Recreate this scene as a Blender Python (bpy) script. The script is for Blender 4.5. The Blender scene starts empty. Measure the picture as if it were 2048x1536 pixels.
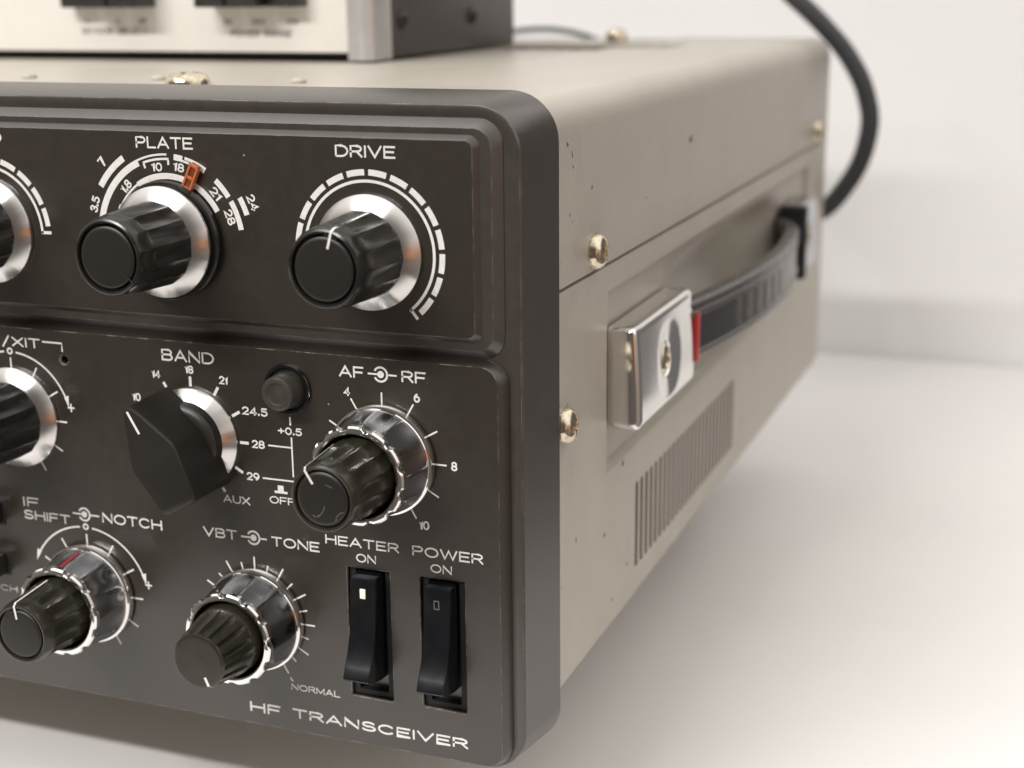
import bpy, bmesh, math, random
from mathutils import Vector, Matrix
random.seed(7)
MM = 0.001
ZT = 190.0            # height (mm) of the lens above the table; local z values are below the lens
sc = bpy.context.scene
COL = sc.collection
pi = math.pi
def P(x, y, z): return Vector((x*MM, y*MM, (z+ZT)*MM))

# ------------------------------------------------------------------ camera
cd = bpy.data.cameras.new('camera'); cam = bpy.data.objects.new('camera', cd); COL.objects.link(cam)
Rt = Vector((0.93299412, 0.35973609, -0.01057936)); Up = Vector((-0.08362544, 0.24529085, 0.965836)); Fw = Vector((-0.35004109, 0.90023461, -0.25893801))
m = Matrix((( Rt.x, Up.x, -Fw.x, 0.0965), (Rt.y, Up.y, -Fw.y, -0.255), (Rt.z, Up.z, -Fw.z, ZT*MM), (0, 0, 0, 1)))
cam.matrix_world = m
cd.sensor_width = 36; cd.lens = 53.14; cd.clip_start = 0.01; cd.clip_end = 50
cd.dof.use_dof = True; cd.dof.focus_distance = 0.296; cd.dof.aperture_fstop = 14.5; cd.dof.aperture_blades = 0
sc.camera = cam

# ------------------------------------------------------------------ room light (procedural surroundings of the room)
w = bpy.data.worlds.new('World'); sc.world = w; w.use_nodes = True
nt = w.node_tree; nt.nodes.clear()
def N(nt, t, **k):
    n = nt.nodes.new(t)
    for a, b in k.items(): setattr(n, a, b)
    return n
out = N(nt, 'ShaderNodeOutputWorld'); bg = N(nt, 'ShaderNodeBackground'); nt.links.new(bg.outputs[0], out.inputs[0])
tc = N(nt, 'ShaderNodeTexCoord'); sep = N(nt, 'ShaderNodeSeparateXYZ'); nt.links.new(tc.outputs['Generated'], sep.inputs[0])
rz = N(nt, 'ShaderNodeValToRGB'); mr = N(nt, 'ShaderNodeMapRange'); mr.inputs[1].default_value = -1; mr.inputs[2].default_value = 1
nt.links.new(sep.outputs[2], mr.inputs[0]); nt.links.new(mr.outputs[0], rz.inputs[0])
cr = rz.color_ramp; cr.elements[0].position = 0.0; cr.elements[0].color = (0.22, 0.19, 0.17, 1)
cr.elements[1].position = 1.0; cr.elements[1].color = (1.3, 1.25, 1.18, 1)
for p_, c_ in ((0.40, (0.30, 0.26, 0.23, 1)), (0.50, (0.50, 0.43, 0.385, 1)), (0.62, (0.92, 0.85, 0.80, 1)), (0.8, (1.2, 1.15, 1.09, 1))):
    e = cr.elements.new(p_); e.color = c_
# darker towards the viewer's side, brighter towards the pale back wall
fr = N(nt, 'ShaderNodeMapRange'); fr.inputs[1].default_value = -1; fr.inputs[2].default_value = 0.6; fr.inputs[3].default_value = 0.62; fr.inputs[4].default_value = 1.1
nt.links.new(sep.outputs[1], fr.inputs[0])
mul = N(nt, 'ShaderNodeVectorMath', operation='SCALE'); nt.links.new(rz.outputs[0], mul.inputs[0]); nt.links.new(fr.outputs[0], mul.inputs['Scale'])
def blob(prev, direction, inner, outer, colour):
    d = N(nt, 'ShaderNodeVectorMath', operation='DOT_PRODUCT'); d.inputs[1].default_value = Vector(direction).normalized()
    nrm = N(nt, 'ShaderNodeVectorMath', operation='NORMALIZE'); nt.links.new(tc.outputs['Generated'], nrm.inputs[0]); nt.links.new(nrm.outputs[0], d.inputs[0])
    r_ = N(nt, 'ShaderNodeMapRange', interpolation_type='SMOOTHSTEP'); r_.inputs[1].default_value = math.cos(math.radians(outer)); r_.inputs[2].default_value = math.cos(math.radians(inner))
    nt.links.new(d.outputs['Value'], r_.inputs[0])
    mx = N(nt, 'ShaderNodeMix', data_type='RGBA'); nt.links.new(r_.outputs[0], mx.inputs[0]); nt.links.new(prev, mx.inputs[6]); mx.inputs[7].default_value = (*colour, 1)
    return mx.outputs[2]
c = mul.outputs[0]
c = blob(c, (0.0, -1.0, -0.12), 34, 66, (0.10, 0.085, 0.075))    # the dim rest of the room behind the viewer
c = blob(c, (-0.85, -0.5, 0.0), 12, 34, (0.16, 0.14, 0.12))
c = blob(c, (0.72, 0.70, -0.05), 24, 46, (0.13, 0.12, 0.115))     # doorway beyond the end of the wall
c = blob(c, (0.74, -0.64, 0.12), 7, 12, (0.62, 0.52, 0.45))
c = blob(c, (0.69, -0.71, -0.12), 5, 10, (0.78, 0.33, 0.14))      # warm wooden furniture beside the viewer
c = blob(c, (0.66, -0.68, -0.33), 5, 9, (0.26, 0.18, 0.15))
c = blob(c, (0.58, -0.76, 0.25), 3, 6, (0.30, 0.26, 0.24))  # narrow dim patches from here, added to streak the skirt reflections
c = blob(c, (0.50, -0.62, -0.60), 3, 6, (0.30, 0.24, 0.20))
c = blob(c, (0.47, -0.76, 0.44), 2, 5, (0.45, 0.42, 0.40))
c = blob(c, (0.95, -0.25, 0.05), 5, 10, (0.60, 0.20, 0.09))
c = blob(c, (0.25, -0.95, 0.30), 10, 22, (0.10, 0.08, 0.07))    # the person taking the picture
c = blob(c, (-0.42, -0.50, 0.77), 10, 20, (2.2, 2.2, 2.15))      # bright window high on the left
nt.links.new(c, bg.inputs[0]); bg.inputs[1].default_value = 1.19

def area(name, loc, target, sx, sy, power, colour):
    l = bpy.data.lights.new(name, 'AREA'); l.shape = 'RECTANGLE'; l.size = sx; l.size_y = sy; l.energy = power; l.color = colour
    o = bpy.data.objects.new(name, l); COL.objects.link(o); o.location = loc
    d = (Vector(target)-Vector(loc)).normalized()
    # long side of the lamp runs along world X
    z = -d; x = (Vector((1, 0, 0)) - z*z.x).normalized(); y = z.cross(x)
    o.matrix_world = Matrix(((x.x, y.x, z.x, loc[0]), (x.y, y.y, z.y, loc[1]), (x.z, y.z, z.z, loc[2]), (0, 0, 0, 1)))
    return o
area('ceiling_tube', (-0.55, -1.40, 1.36), (-0.03, 0.1, 0.08), 1.15, 0.06, 33, (1.0, 0.968, 0.935))
sc.view_settings.view_transform = 'Standard'; sc.view_settings.look = 'None'; sc.view_settings.gamma = 1; sc.view_settings.exposure = 0.1
sc.view_settings.use_curve_mapping = False
sc.render.engine = 'CYCLES'
sc.cycles.max_bounces = 10; sc.cycles.use_denoising = True

# ------------------------------------------------------------------ materials
def mat(name, base, rough=0.5, metal=0.0, spec=0.5, noise=0.0, nscale=400, bump=0.0, bscale=1500, aniso=0.0, coat=0.0, wear_glint=None, specks=None, emit=None, stains=None):
    M = bpy.data.materials.new(name); M.use_nodes = True; t = M.node_tree; b = t.nodes['Principled BSDF']; L = t.links.new
    b.inputs['Base Color'].default_value = (*base, 1); b.inputs['Roughness'].default_value = rough; b.inputs['Metallic'].default_value = metal
    b.inputs['Specular IOR Level'].default_value = spec
    if coat: b.inputs['Coat Weight'].default_value = coat; b.inputs['Coat Roughness'].default_value = 0.12
    tcn = N(t, 'ShaderNodeTexCoord'); src = tcn.outputs['Object']
    colour = None
    if noise:
        n = N(t, 'ShaderNodeTexNoise'); n.inputs['Scale'].default_value = nscale; n.inputs['Detail'].default_value = 5; L(src, n.inputs['Vector'])
        r = N(t, 'ShaderNodeValToRGB'); L(n.outputs[0], r.inputs[0]); r.color_ramp.elements[0].position = 0.3; r.color_ramp.elements[1].position = 0.72
        r.color_ramp.elements[0].color = (*[v*(1-noise) for v in base], 1); r.color_ramp.elements[1].color = (*[min(1, v*(1+noise)) for v in base], 1)
        colour = r.outputs[0]
        rr = N(t, 'ShaderNodeMapRange'); rr.inputs[3].default_value = max(0, rough*(1-noise)); rr.inputs[4].default_value = min(1, rough*(1+noise)); L(n.outputs[0], rr.inputs[0]); L(rr.outputs[0], b.inputs['Roughness'])
    def over(mask, col):
        nonlocal colour
        mx = N(t, 'ShaderNodeMix', data_type='RGBA'); L(mask, mx.inputs[0])
        if colour: L(colour, mx.inputs[6])
        else: mx.inputs[6].default_value = (*base, 1)
        mx.inputs[7].default_value = (*col, 1); colour = mx.outputs[2]
    if specks:                                    # dust, pits and small rust spots
        scale, size, dens, col = specks
        v = N(t, 'ShaderNodeTexVoronoi'); v.inputs['Scale'].default_value = scale; v.inputs['Randomness'].default_value = 1; L(src, v.inputs['Vector'])
        a = N(t, 'ShaderNodeMath', operation='LESS_THAN'); L(v.outputs['Distance'], a.inputs[0]); a.inputs[1].default_value = size
        sp = N(t, 'ShaderNodeSeparateColor'); L(v.outputs['Color'], sp.inputs[0])
        a2 = N(t, 'ShaderNodeMath', operation='LESS_THAN'); L(sp.outputs[0], a2.inputs[0]); a2.inputs[1].default_value = dens
        a3 = N(t, 'ShaderNodeMath', operation='MULTIPLY'); L(a.outputs[0], a3.inputs[0]); L(a2.outputs[0], a3.inputs[1])
        a4 = N(t, 'ShaderNodeMath', operation='MULTIPLY'); L(a3.outputs[0], a4.inputs[0]); L(sp.outputs[1], a4.inputs[1])
        over(a4.outputs[0], col)
    if stains:                                    # faint large grime patches
        scale, lo, hi, amt, col = stains
        n = N(t, 'ShaderNodeTexNoise'); n.inputs['Scale'].default_value = scale; n.inputs['Detail'].default_value = 6; n.inputs['Distortion'].default_value = 0.8; L(src, n.inputs['Vector'])
        r = N(t, 'ShaderNodeMapRange', interpolation_type='SMOOTHSTEP'); r.inputs[1].default_value = lo; r.inputs[2].default_value = hi; r.inputs[4].default_value = amt; L(n.outputs[0], r.inputs[0])
        over(r.outputs[0], col)
    if wear_glint:                                      # rubbed-off paint plus painted highlights along the raised edges
        rad, thr, nsc, nlo, col = wear_glint
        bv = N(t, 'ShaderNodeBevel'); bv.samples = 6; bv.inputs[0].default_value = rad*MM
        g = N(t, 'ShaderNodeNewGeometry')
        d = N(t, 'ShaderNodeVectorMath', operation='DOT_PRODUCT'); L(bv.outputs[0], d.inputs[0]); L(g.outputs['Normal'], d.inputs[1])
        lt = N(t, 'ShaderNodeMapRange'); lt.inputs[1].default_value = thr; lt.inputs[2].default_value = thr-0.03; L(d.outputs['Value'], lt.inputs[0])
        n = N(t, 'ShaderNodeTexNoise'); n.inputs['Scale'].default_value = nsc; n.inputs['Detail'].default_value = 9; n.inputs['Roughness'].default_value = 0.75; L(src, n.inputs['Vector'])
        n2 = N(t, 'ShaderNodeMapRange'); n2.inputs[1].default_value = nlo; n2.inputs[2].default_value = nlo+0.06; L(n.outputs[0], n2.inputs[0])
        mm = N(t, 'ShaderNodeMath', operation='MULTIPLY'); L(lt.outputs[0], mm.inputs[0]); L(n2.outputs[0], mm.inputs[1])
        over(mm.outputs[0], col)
    if colour: L(colour, b.inputs['Base Color'])
    if bump:
        n = N(t, 'ShaderNodeTexNoise'); n.inputs['Scale'].default_value = bscale; n.inputs['Detail'].default_value = 3; L(src, n.inputs['Vector'])
        bp = N(t, 'ShaderNodeBump'); bp.inputs['Strength'].default_value = bump; bp.inputs['Distance'].default_value = 0.0001; L(n.outputs[0], bp.inputs['Height']); L(bp.outputs[0], b.inputs['Normal'])
    if aniso:
        b.inputs['Anisotropic'].default_value = aniso; b.inputs['Anisotropic Rotation'].default_value = 0.25
        tg = N(t, 'ShaderNodeTangent', direction_type='RADIAL', axis='Y'); L(tg.outputs[0], b.inputs['Tangent'])
    if emit: b.inputs['Emission Color'].default_value = (*emit[0], 1); b.inputs['Emission Strength'].default_value = emit[1]
    return M
M = {}
M['bezel'] = mat('charcoal_paint', (0.040, 0.033, 0.028), 0.32, spec=1.0, noise=0.12, bump=0.12, bscale=2500, wear_glint=(0.30, 0.975, 150, 0.49, (0.27, 0.26, 0.235)), specks=(170, 0.035, 0.10, (0.35, 0.32, 0.28)))
M['panel'] = mat('panel_paint', (0.024, 0.0185, 0.0135), 0.33, spec=1.0, noise=0.10, bump=0.10, bscale=3000, wear_glint=(0.26, 0.975, 170, 0.49, (0.32, 0.31, 0.285)), specks=(190, 0.05, 0.14, (0.26, 0.23, 0.20)))
M['ink'] = mat('white_ink', (0.74, 0.73, 0.70), 0.5, noise=0.08, nscale=900)
M['case'] = mat('beige_paint', (0.435, 0.405, 0.35), 0.36, noise=0.05, nscale=60, bump=0.9, bscale=1100, specks=(80, 0.055, 0.30, (0.12, 0.08, 0.045)), stains=(22, 0.55, 0.75, 0.25, (0.27, 0.235, 0.185)))
M['plastic'] = mat('black_plastic', (0.017, 0.016, 0.014), 0.24, noise=0.35, nscale=260, bump=0.08, bscale=900, specks=(700, 0.10, 0.10, (0.12, 0.115, 0.10)))
M['cap'] = mat('black_cap', (0.012, 0.010, 0.008), 0.42, bump=0.1, bscale=2500)
M['scratch'] = mat('scratched_plastic', (0.16, 0.15, 0.13), 0.6)
M['olive'] = mat('olive_plastic', (0.024, 0.022, 0.015), 0.25, noise=0.25, nscale=220, bump=0.1, bscale=800, specks=(260, 0.07, 0.12, (0.10, 0.095, 0.08)))
M['rocker'] = mat('rocker_plastic', (0.005, 0.006, 0.008), 0.22, noise=0.2, nscale=300)
M['black'] = mat('matt_black', (0.006, 0.006, 0.006), 0.7)
M['alu'] = mat('turned_aluminium', (0.70, 0.685, 0.67), 0.24, metal=1, aniso=0.9)
M['chrome'] = mat('chrome', (0.83, 0.82, 0.80), 0.08, metal=1)
M['chrome_dim'] = mat('chrome_dimmed_reflection', (0.42, 0.43, 0.45), 0.14, metal=1)  # same chrome, its darker reflections put into the colour
M['bore'] = mat('bore_reflection_tint', (0.10, 0.06, 0.03), 0.35, metal=0.7)  # shade and brown reflection inside the ring, put into the colour
M['screw'] = mat('nickel_screw', (0.70, 0.62, 0.48), 0.16, metal=1, noise=0.35, nscale=500, stains=(600, 0.5, 0.7, 0.5, (0.20, 0.15, 0.09)))
M['grip'] = mat('grey_vinyl', (0.085, 0.08, 0.077), 0.27, noise=0.1, nscale=200)
M['grip_dark'] = mat('dark_vinyl', (0.03, 0.03, 0.03), 0.35)
M['orange'] = mat('orange_plastic', (0.48, 0.125, 0.045), 0.35, coat=0.2)
M['orange_dark'] = mat('dark_orange_plastic', (0.16, 0.035, 0.01), 0.4)
M['cream'] = mat('lit_cream_window', (0.82, 0.76, 0.62), 0.3, emit=((1.0, 0.86, 0.66), 0.22))
M['dim'] = mat('dim_window_frame', (0.10, 0.09, 0.08), 0.35)
M['red'] = mat('red_mark', (0.30, 0.03, 0.035), 0.35)
M['white_face'] = mat('ivory_paint', (0.80, 0.78, 0.735), 0.4, noise=0.03, nscale=80, bump=0.15, bscale=1200)
M['silver'] = mat('satin_silver', (0.55, 0.54, 0.53), 0.38, metal=0.6, noise=0.05)
M['dark_case'] = mat('dark_textured_steel', (0.065, 0.058, 0.056), 0.45, noise=0.15, nscale=300, bump=0.4, bscale=1200)
M['print'] = mat('dark_print', (0.06, 0.06, 0.06), 0.5)
M['rubber'] = mat('cable_rubber', (0.035, 0.037, 0.04), 0.42, noise=0.1)
M['green_rubber'] = mat('thin_cable_sheath', (0.10, 0.13, 0.12), 0.5)
M['table'] = mat('white_laminate', (0.74, 0.725, 0.715), 0.38, noise=0.03, nscale=12, bump=0.1, bscale=900, stains=(9, 0.6, 0.8, 0.10, (0.6, 0.55, 0.48)))
M['wall'] = mat('white_wall_paint', (0.815, 0.81, 0.81), 0.8, noise=0.02, nscale=8, bump=0.3, bscale=500)

# ------------------------------------------------------------------ helpers
def add_obj(name, bm, material, parent=None, smooth=35, origin=None, recalc=True):
    """bm holds real millimetres in local z; origin = pivot in the same millimetres"""
    if recalc: bmesh.ops.recalc_face_normals(bm, faces=bm.faces)
    og = Vector(origin) if origin else Vector((0, 0, 0))
    for v in bm.verts: v.co = (v.co - og)*MM
    me = bpy.data.meshes.new(name); bm.to_mesh(me); bm.free()
    ms = material if isinstance(material, (list, tuple)) else [material]
    for x in ms: me.materials.append(x)
    if smooth is not None:
        for p in me.polygons: p.use_smooth = True
        me.set_sharp_from_angle(angle=math.radians(smooth))
    o = bpy.data.objects.new(name, me); COL.objects.link(o)
    world = Vector((og.x*MM, og.y*MM, (og.z+ZT)*MM))
    if parent is not None:
        o.parent = parent
        o.location = world - world_loc(parent)
    else: o.location = world
    o['_w'] = [world.x, world.y, world.z]
    return o
def world_loc(o): return Vector(o['_w'])
def empty(name, label, cat, loc, group=None):
    o = bpy.data.objects.new(name, None); COL.objects.link(o); o.empty_display_size = 0.02
    wv = P(*loc); o.location = wv; o['_w'] = [wv.x, wv.y, wv.z]
    o['label'] = label; o['category'] = cat
    if group: o['group'] = group
    return o
def box(bm, x0, x1, y0, y1, z0, z1, mi=0):
    v = [bm.verts.new((x, y, z)) for x in (x0, x1) for y in (y0, y1) for z in (z0, z1)]
    for q in ((0,1,3,2), (4,6,7,5), (0,4,5,1), (2,3,7,6), (0,2,6,4), (1,5,7,3)):
        f = bm.faces.new([v[i] for i in q]); f.material_index = mi
    return v
def bevel_all(bm, w, seg=2):
    bmesh.ops.bevel(bm, geom=list(bm.edges), offset=w, segments=seg, profile=0.5, affect='EDGES')
def rrect(x0, x1, z0, z1, r, n=10):
    """rounded rectangle loop in x,z (counter clockwise seen from -y)"""
    if not isinstance(r, (tuple, list)): r = (r, r, r, r)      # order: x1z1, x0z1, x0z0, x1z0
    pts = []
    for (cx, cz, a0, rr) in ((x1-r[0], z1-r[0], 0, r[0]), (x0+r[1], z1-r[1], 90, r[1]), (x0+r[2], z0+r[2], 180, r[2]), (x1-r[3], z0+r[3], 270, r[3])):
        for i in range(n+1):
            a = math.radians(a0 + 90*i/n); pts.append((cx+rr*math.cos(a), cz+rr*math.sin(a)))
    return pts
def loop(bm, pts, y): return [bm.verts.new((x, y, z)) for x, z in pts]
def bridge(bm, A, B, mi=0):
    n = len(A)
    for i in range(n):
        f = bm.faces.new((A[i], A[(i+1) % n], B[(i+1) % n], B[i])); f.material_index = mi
def fill_loops(bm, loops, normal=(0, -1, 0)):
    es = []
    for Lp in loops:
        n = len(Lp)
        for i in range(n):
            a, b = Lp[i], Lp[(i+1) % n]
            e = bm.edges.get((a, b)) or bm.edges.new((a, b)); es.append(e)
    bmesh.ops.triangle_fill(bm, use_beauty=True, use_dissolve=False, edges=es, normal=normal)
def lathe(bm, cx, cz, rows, n=128, flutes=0, phase=0.0, cap_last=True, mi=0, kind='cusp'):
    """rows: (y, radius, flute depth[, material]) around the axis x=cx, z=cz running along y"""
    prev = None
    for row in rows:
        y, r, d = row[:3]
        ring = []
        for i in range(n):
            a = 2*pi*i/n
            f = 0
            if flutes and d:
                if kind == 'cusp': f = abs(math.sin(flutes*(a-phase)/2))
                elif kind == 'wave': f = 0.5-0.5*math.cos(flutes*(a-phase))
                elif kind == 'slot': f = max(0.0, math.cos(flutes*(a-phase)))**1.5
                elif kind == 'lobe':
                    q = math.cos(flutes*(a-phase)); f = max(0.0, (-q-0.25)/0.75)**0.8
            rr = r - d*f
            ring.append(bm.verts.new((cx+rr*math.sin(a), y, cz+rr*math.cos(a))))
        if prev:
            for i in range(n):
                fc = bm.faces.new((prev[i], prev[(i+1) % n], ring[(i+1) % n], ring[i])); fc.material_index = row[3] if len(row) > 3 else mi
        prev = ring
    if cap_last:
        fc = bm.faces.new(prev); fc.material_index = rows[-1][3] if len(rows[-1]) > 3 else mi
    return prev
def strip(bm, pts, wdt, y, mi=0, cap=True):
    """flat stroke of given width through x,z points on plane y"""
    n = len(pts); prev = None
    for i, (x, z) in enumerate(pts):
        a = pts[max(0, i-1)]; b = pts[min(n-1, i+1)]
        dx, dz = b[0]-a[0], b[1]-a[1]; l = math.hypot(dx, dz) or 1; nx, nz = -dz/l*wdt/2, dx/l*wdt/2
        if 0 < i < n-1:      # mitre
            d1 = (pts[i][0]-a[0], pts[i][1]-a[1]); l1 = math.hypot(*d1) or 1
            cs = abs((-d1[1]/l1)*(nx/(wdt/2)) + (d1[0]/l1)*(nz/(wdt/2))); cs = max(cs, 0.5); nx /= cs; nz /= cs
        cur = (bm.verts.new((x+nx, y, z+nz)), bm.verts.new((x-nx, y, z-nz)))
        if prev: bm.faces.new((prev[0], cur[0], cur[1], prev[1])).material_index = mi
        prev = cur
def polar(cx, cz, r, a): a = math.radians(a); return (cx+r*math.sin(a), cz+r*math.cos(a))
def arc(cx, cz, r, a0, a1, n=24): return [polar(cx, cz, r, a0+(a1-a0)*i/n) for i in range(n+1)]
def band(bm, cx, cz, r0, r1, a0, a1, y, n=None):
    n = n or max(3, int(abs(a1-a0)/3)); prev = None
    for i in range(n+1):
        a = a0+(a1-a0)*i/n; p = polar(cx, cz, r0, a); q = polar(cx, cz, r1, a)
        cur = (bm.verts.new((p[0], y, p[1])), bm.verts.new((q[0], y, q[1])))
        if prev: bm.faces.new((prev[0], prev[1], cur[1], cur[0]))
        prev = cur
def ticks(bm, cx, cz, r0, r1, angs, wdt, y):
    for a in angs: strip(bm, [polar(cx, cz, r0, a), polar(cx, cz, r1, a)], wdt, y)
def disc(bm, cx, cz, r, y, n=28):
    bm.faces.new([bm.verts.new((cx+r*math.sin(2*pi*i/n), y, cz+r*math.cos(2*pi*i/n))) for i in range(n)])
def polyf(bm, pts, y): bm.faces.new([bm.verts.new((x, y, z)) for x, z in pts])
def _a(cx, cy, rx, ry, a0, a1, n=14): return [(cx+rx*math.cos(math.radians(a0+(a1-a0)*i/n)), cy+ry*math.sin(math.radians(a0+(a1-a0)*i/n))) for i in range(n+1)]
GL = {  # single-stroke drawings of the engraved lettering: (advance width, strokes)
 'A': (.86, [[(0, 0), (.43, 1), (.86, 0)], [(.15, .32), (.71, .32)]]),
 'B': (.76, [[(0, 0), (0, 1), (.46, 1)] + _a(.46, .765, .25, .235, 90, -90) + [(0, .53)], [(.44, .53)] + _a(.48, .265, .28, .265, 90, -90) + [(0, 0)]]),
 'C': (.84, [_a(.44, .5, .44, .5, 42, 318, 30)]),
 'D': (.82, [[(0, 0), (0, 1), (.34, 1)] + _a(.34, .5, .48, .5, 90, -90, 20) + [(0, 0)]]),
 'E': (.70, [[(.70, 1), (0, 1), (0, 0), (.70, 0)], [(0, .52), (.62, .52)]]),
 'F': (.68, [[(.68, 1), (0, 1), (0, 0)], [(0, .5), (.6, .5)]]),
 'G': (.88, [_a(.44, .5, .44, .5, 42, 330, 30) + [(.86, .46), (.5, .46)]]),
 'H': (.80, [[(0, 0), (0, 1)], [(.8, 0), (.8, 1)], [(0, .52), (.8, .52)]]),
 'I': (.02, [[(.01, 0), (.01, 1)]]),
 'L': (.62, [[(0, 1), (0, 0), (.62, 0)]]),
 'M': (.92, [[(0, 0), (0, 1), (.46, .1), (.92, 1), (.92, 0)]]),
 'N': (.80, [[(0, 0), (0, 1), (.8, 0), (.8, 1)]]),
 'O': (.94, [_a(.47, .5, .47, .5, 90, 450, 40)]),
 'P': (.72, [[(0, 0), (0, 1), (.44, 1)] + _a(.44, .73, .28, .27, 90, -90) + [(0, .46)]]),
 'R': (.76, [[(0, 0), (0, 1), (.44, 1)] + _a(.44, .74, .29, .26, 90, -90) + [(0, .48)], [(.42, .48), (.76, 0)]]),
 'S': (.74, [_a(.37, .745, .33, .255, 25, 255, 18) + _a(.37, .26, .37, .26, 80, -155, 20)]),
 'T': (.80, [[(0, 1), (.8, 1)], [(.4, 1), (.4, 0)]]),
 'U': (.80, [[(0, 1), (0, .38)] + _a(.4, .38, .4, .38, 180, 360, 16) + [(.8, 1)]]),
 'V': (.86, [[(0, 1), (.43, 0), (.86, 1)]]),
 'W': (1.2, [[(0, 1), (.3, 0), (.6, .95), (.9, 0), (1.2, 1)]]),
 'X': (.80, [[(0, 0), (.8, 1)], [(0, 1), (.8, 0)]]),
 '/': (.50, [[(0, -.05), (.5, 1.05)]]), '+': (.66, [[(0, .45), (.66, .45)], [(.33, .12), (.33, .78)]]), '.': (.10, [[(.05, 0), (.05, .16)]]), ' ': (.62, []),
 '0': (.66, [_a(.33, .5, .33, .5, 90, 450, 30)]),
 '1': (.30, [[(0, .80), (.24, 1), (.24, 0)]]),
 '2': (.62, [_a(.31, .70, .30, .30, 165, -35, 16) + [(0, 0), (.62, 0)]]),
 '3': (.62, [_a(.30, .745, .27, .255, 160, -90, 14), _a(.30, .26, .32, .26, 90, -160, 16)]),
 '4': (.68, [[(.5, 0), (.5, 1), (0, .27), (.68, .27)]]),
 '5': (.64, [[(.58, 1), (.10, 1), (.05, .53)] + _a(.31, .32, .33, .32, 125, -150, 18)]),
 '6': (.64, [_a(.32, .32, .32, .32, 90, 450, 24), _a(.62, .42, .62, .58, 175, 118, 8)]),
 '7': (.60, [[(0, 1), (.6, 1), (.22, 0)]]),
 '8': (.64, [_a(.32, .745, .27, .255, 90, 450, 24), _a(.32, .26, .32, .26, 90, 450, 24)]),
 '9': (.64, [_a(.32, .68, .32, .32, 90, 450, 24), _a(.02, .58, .62, .58, -5, -62, 8)]),
}
def text(bm, body, x0, x1, zb, zt, y, bold=0.16, spacing=0.24, rot=0):
    """single-stroke lettering fitted to the box x0..x1, zb..zt, turned by rot degrees about its centre; bold = stroke / height"""
    h = zt-zb; sw = bold*h; pos = []; u = 0.0
    for ch in body:
        wd, st = GL[ch]; pos.append((u, st)); u += wd+spacing
    tot = u-spacing; cx, cz = (x0+x1)/2, (zb+zt)/2; c_, s_ = math.cos(math.radians(rot)), math.sin(math.radians(rot)); k = 0
    fx = (x1-x0-sw)/max(tot, 0.05); fz = h-sw
    for u0, st in pos:
        for line in st:
            pts = []
            for a, b in line:
                X = x0+sw/2+(u0+a)*fx-cx; Z = zb+sw/2+b*fz-cz
                pts.append((cx+X*c_-Z*s_, cz+X*s_+Z*c_))
            # square the stroke ends off by half a stroke
            if len(pts) > 1 and (abs(pts[0][0]-pts[-1][0])+abs(pts[0][1]-pts[-1][1])) > 1e-4:
                for i, j in ((0, 1), (-1, -2)):
                    dx, dz = pts[i][0]-pts[j][0], pts[i][1]-pts[j][1]; l = math.hypot(dx, dz) or 1
                    pts[i] = (pts[i][0]+dx/l*sw*0.42, pts[i][1]+dz/l*sw*0.42)
            strip(bm, pts, sw, y-0.003*(k % 3)); k += 1
def numeral(bm, body, cx, cz, h, y, rot=0, wf=None, bold=0.19):
    w_ = wf if wf else h*(0.86*(sum(GL[ch][0]+0.24 for ch in body)-0.24)+0.15)
    text(bm, body, cx-w_/2, cx+w_/2, cz-h/2, cz+h/2, y, bold=bold, rot=rot)
def ink(name, bm, parent, material=None, label=None):
    o = add_obj(name, bm, material or M['ink'], parent, smooth=None, recalc=False)
    if label: o['label'] = label
    return o
INK = -0.035

# ------------------------------------------------------------------ the setting
bm = bmesh.new(); box(bm, -1300, 114, -140, 520, -215, -190); bevel_all(bm, 3, 3); o = add_obj('tabletop', bm, M['table'], smooth=40); o['kind'] = 'structure'; o['label'] = 'plain white tabletop under the radio'; o['category'] = 'table'
bm = bmesh.new(); box(bm, -1800, 140, 521, 640, -1000, 1200); o = add_obj('wall', bm, M['wall'], smooth=None); o['kind'] = 'structure'; o['label'] = 'plain white wall behind the table'; o['category'] = 'wall'

# ------------------------------------------------------------------ the transceiver
radio = empty('radio_transceiver', 'beige steel radio transceiver with a charcoal front panel of knobs and a chrome-ended side handle', 'radio', (-166, 170, -190))
XL = -331.0
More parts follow.
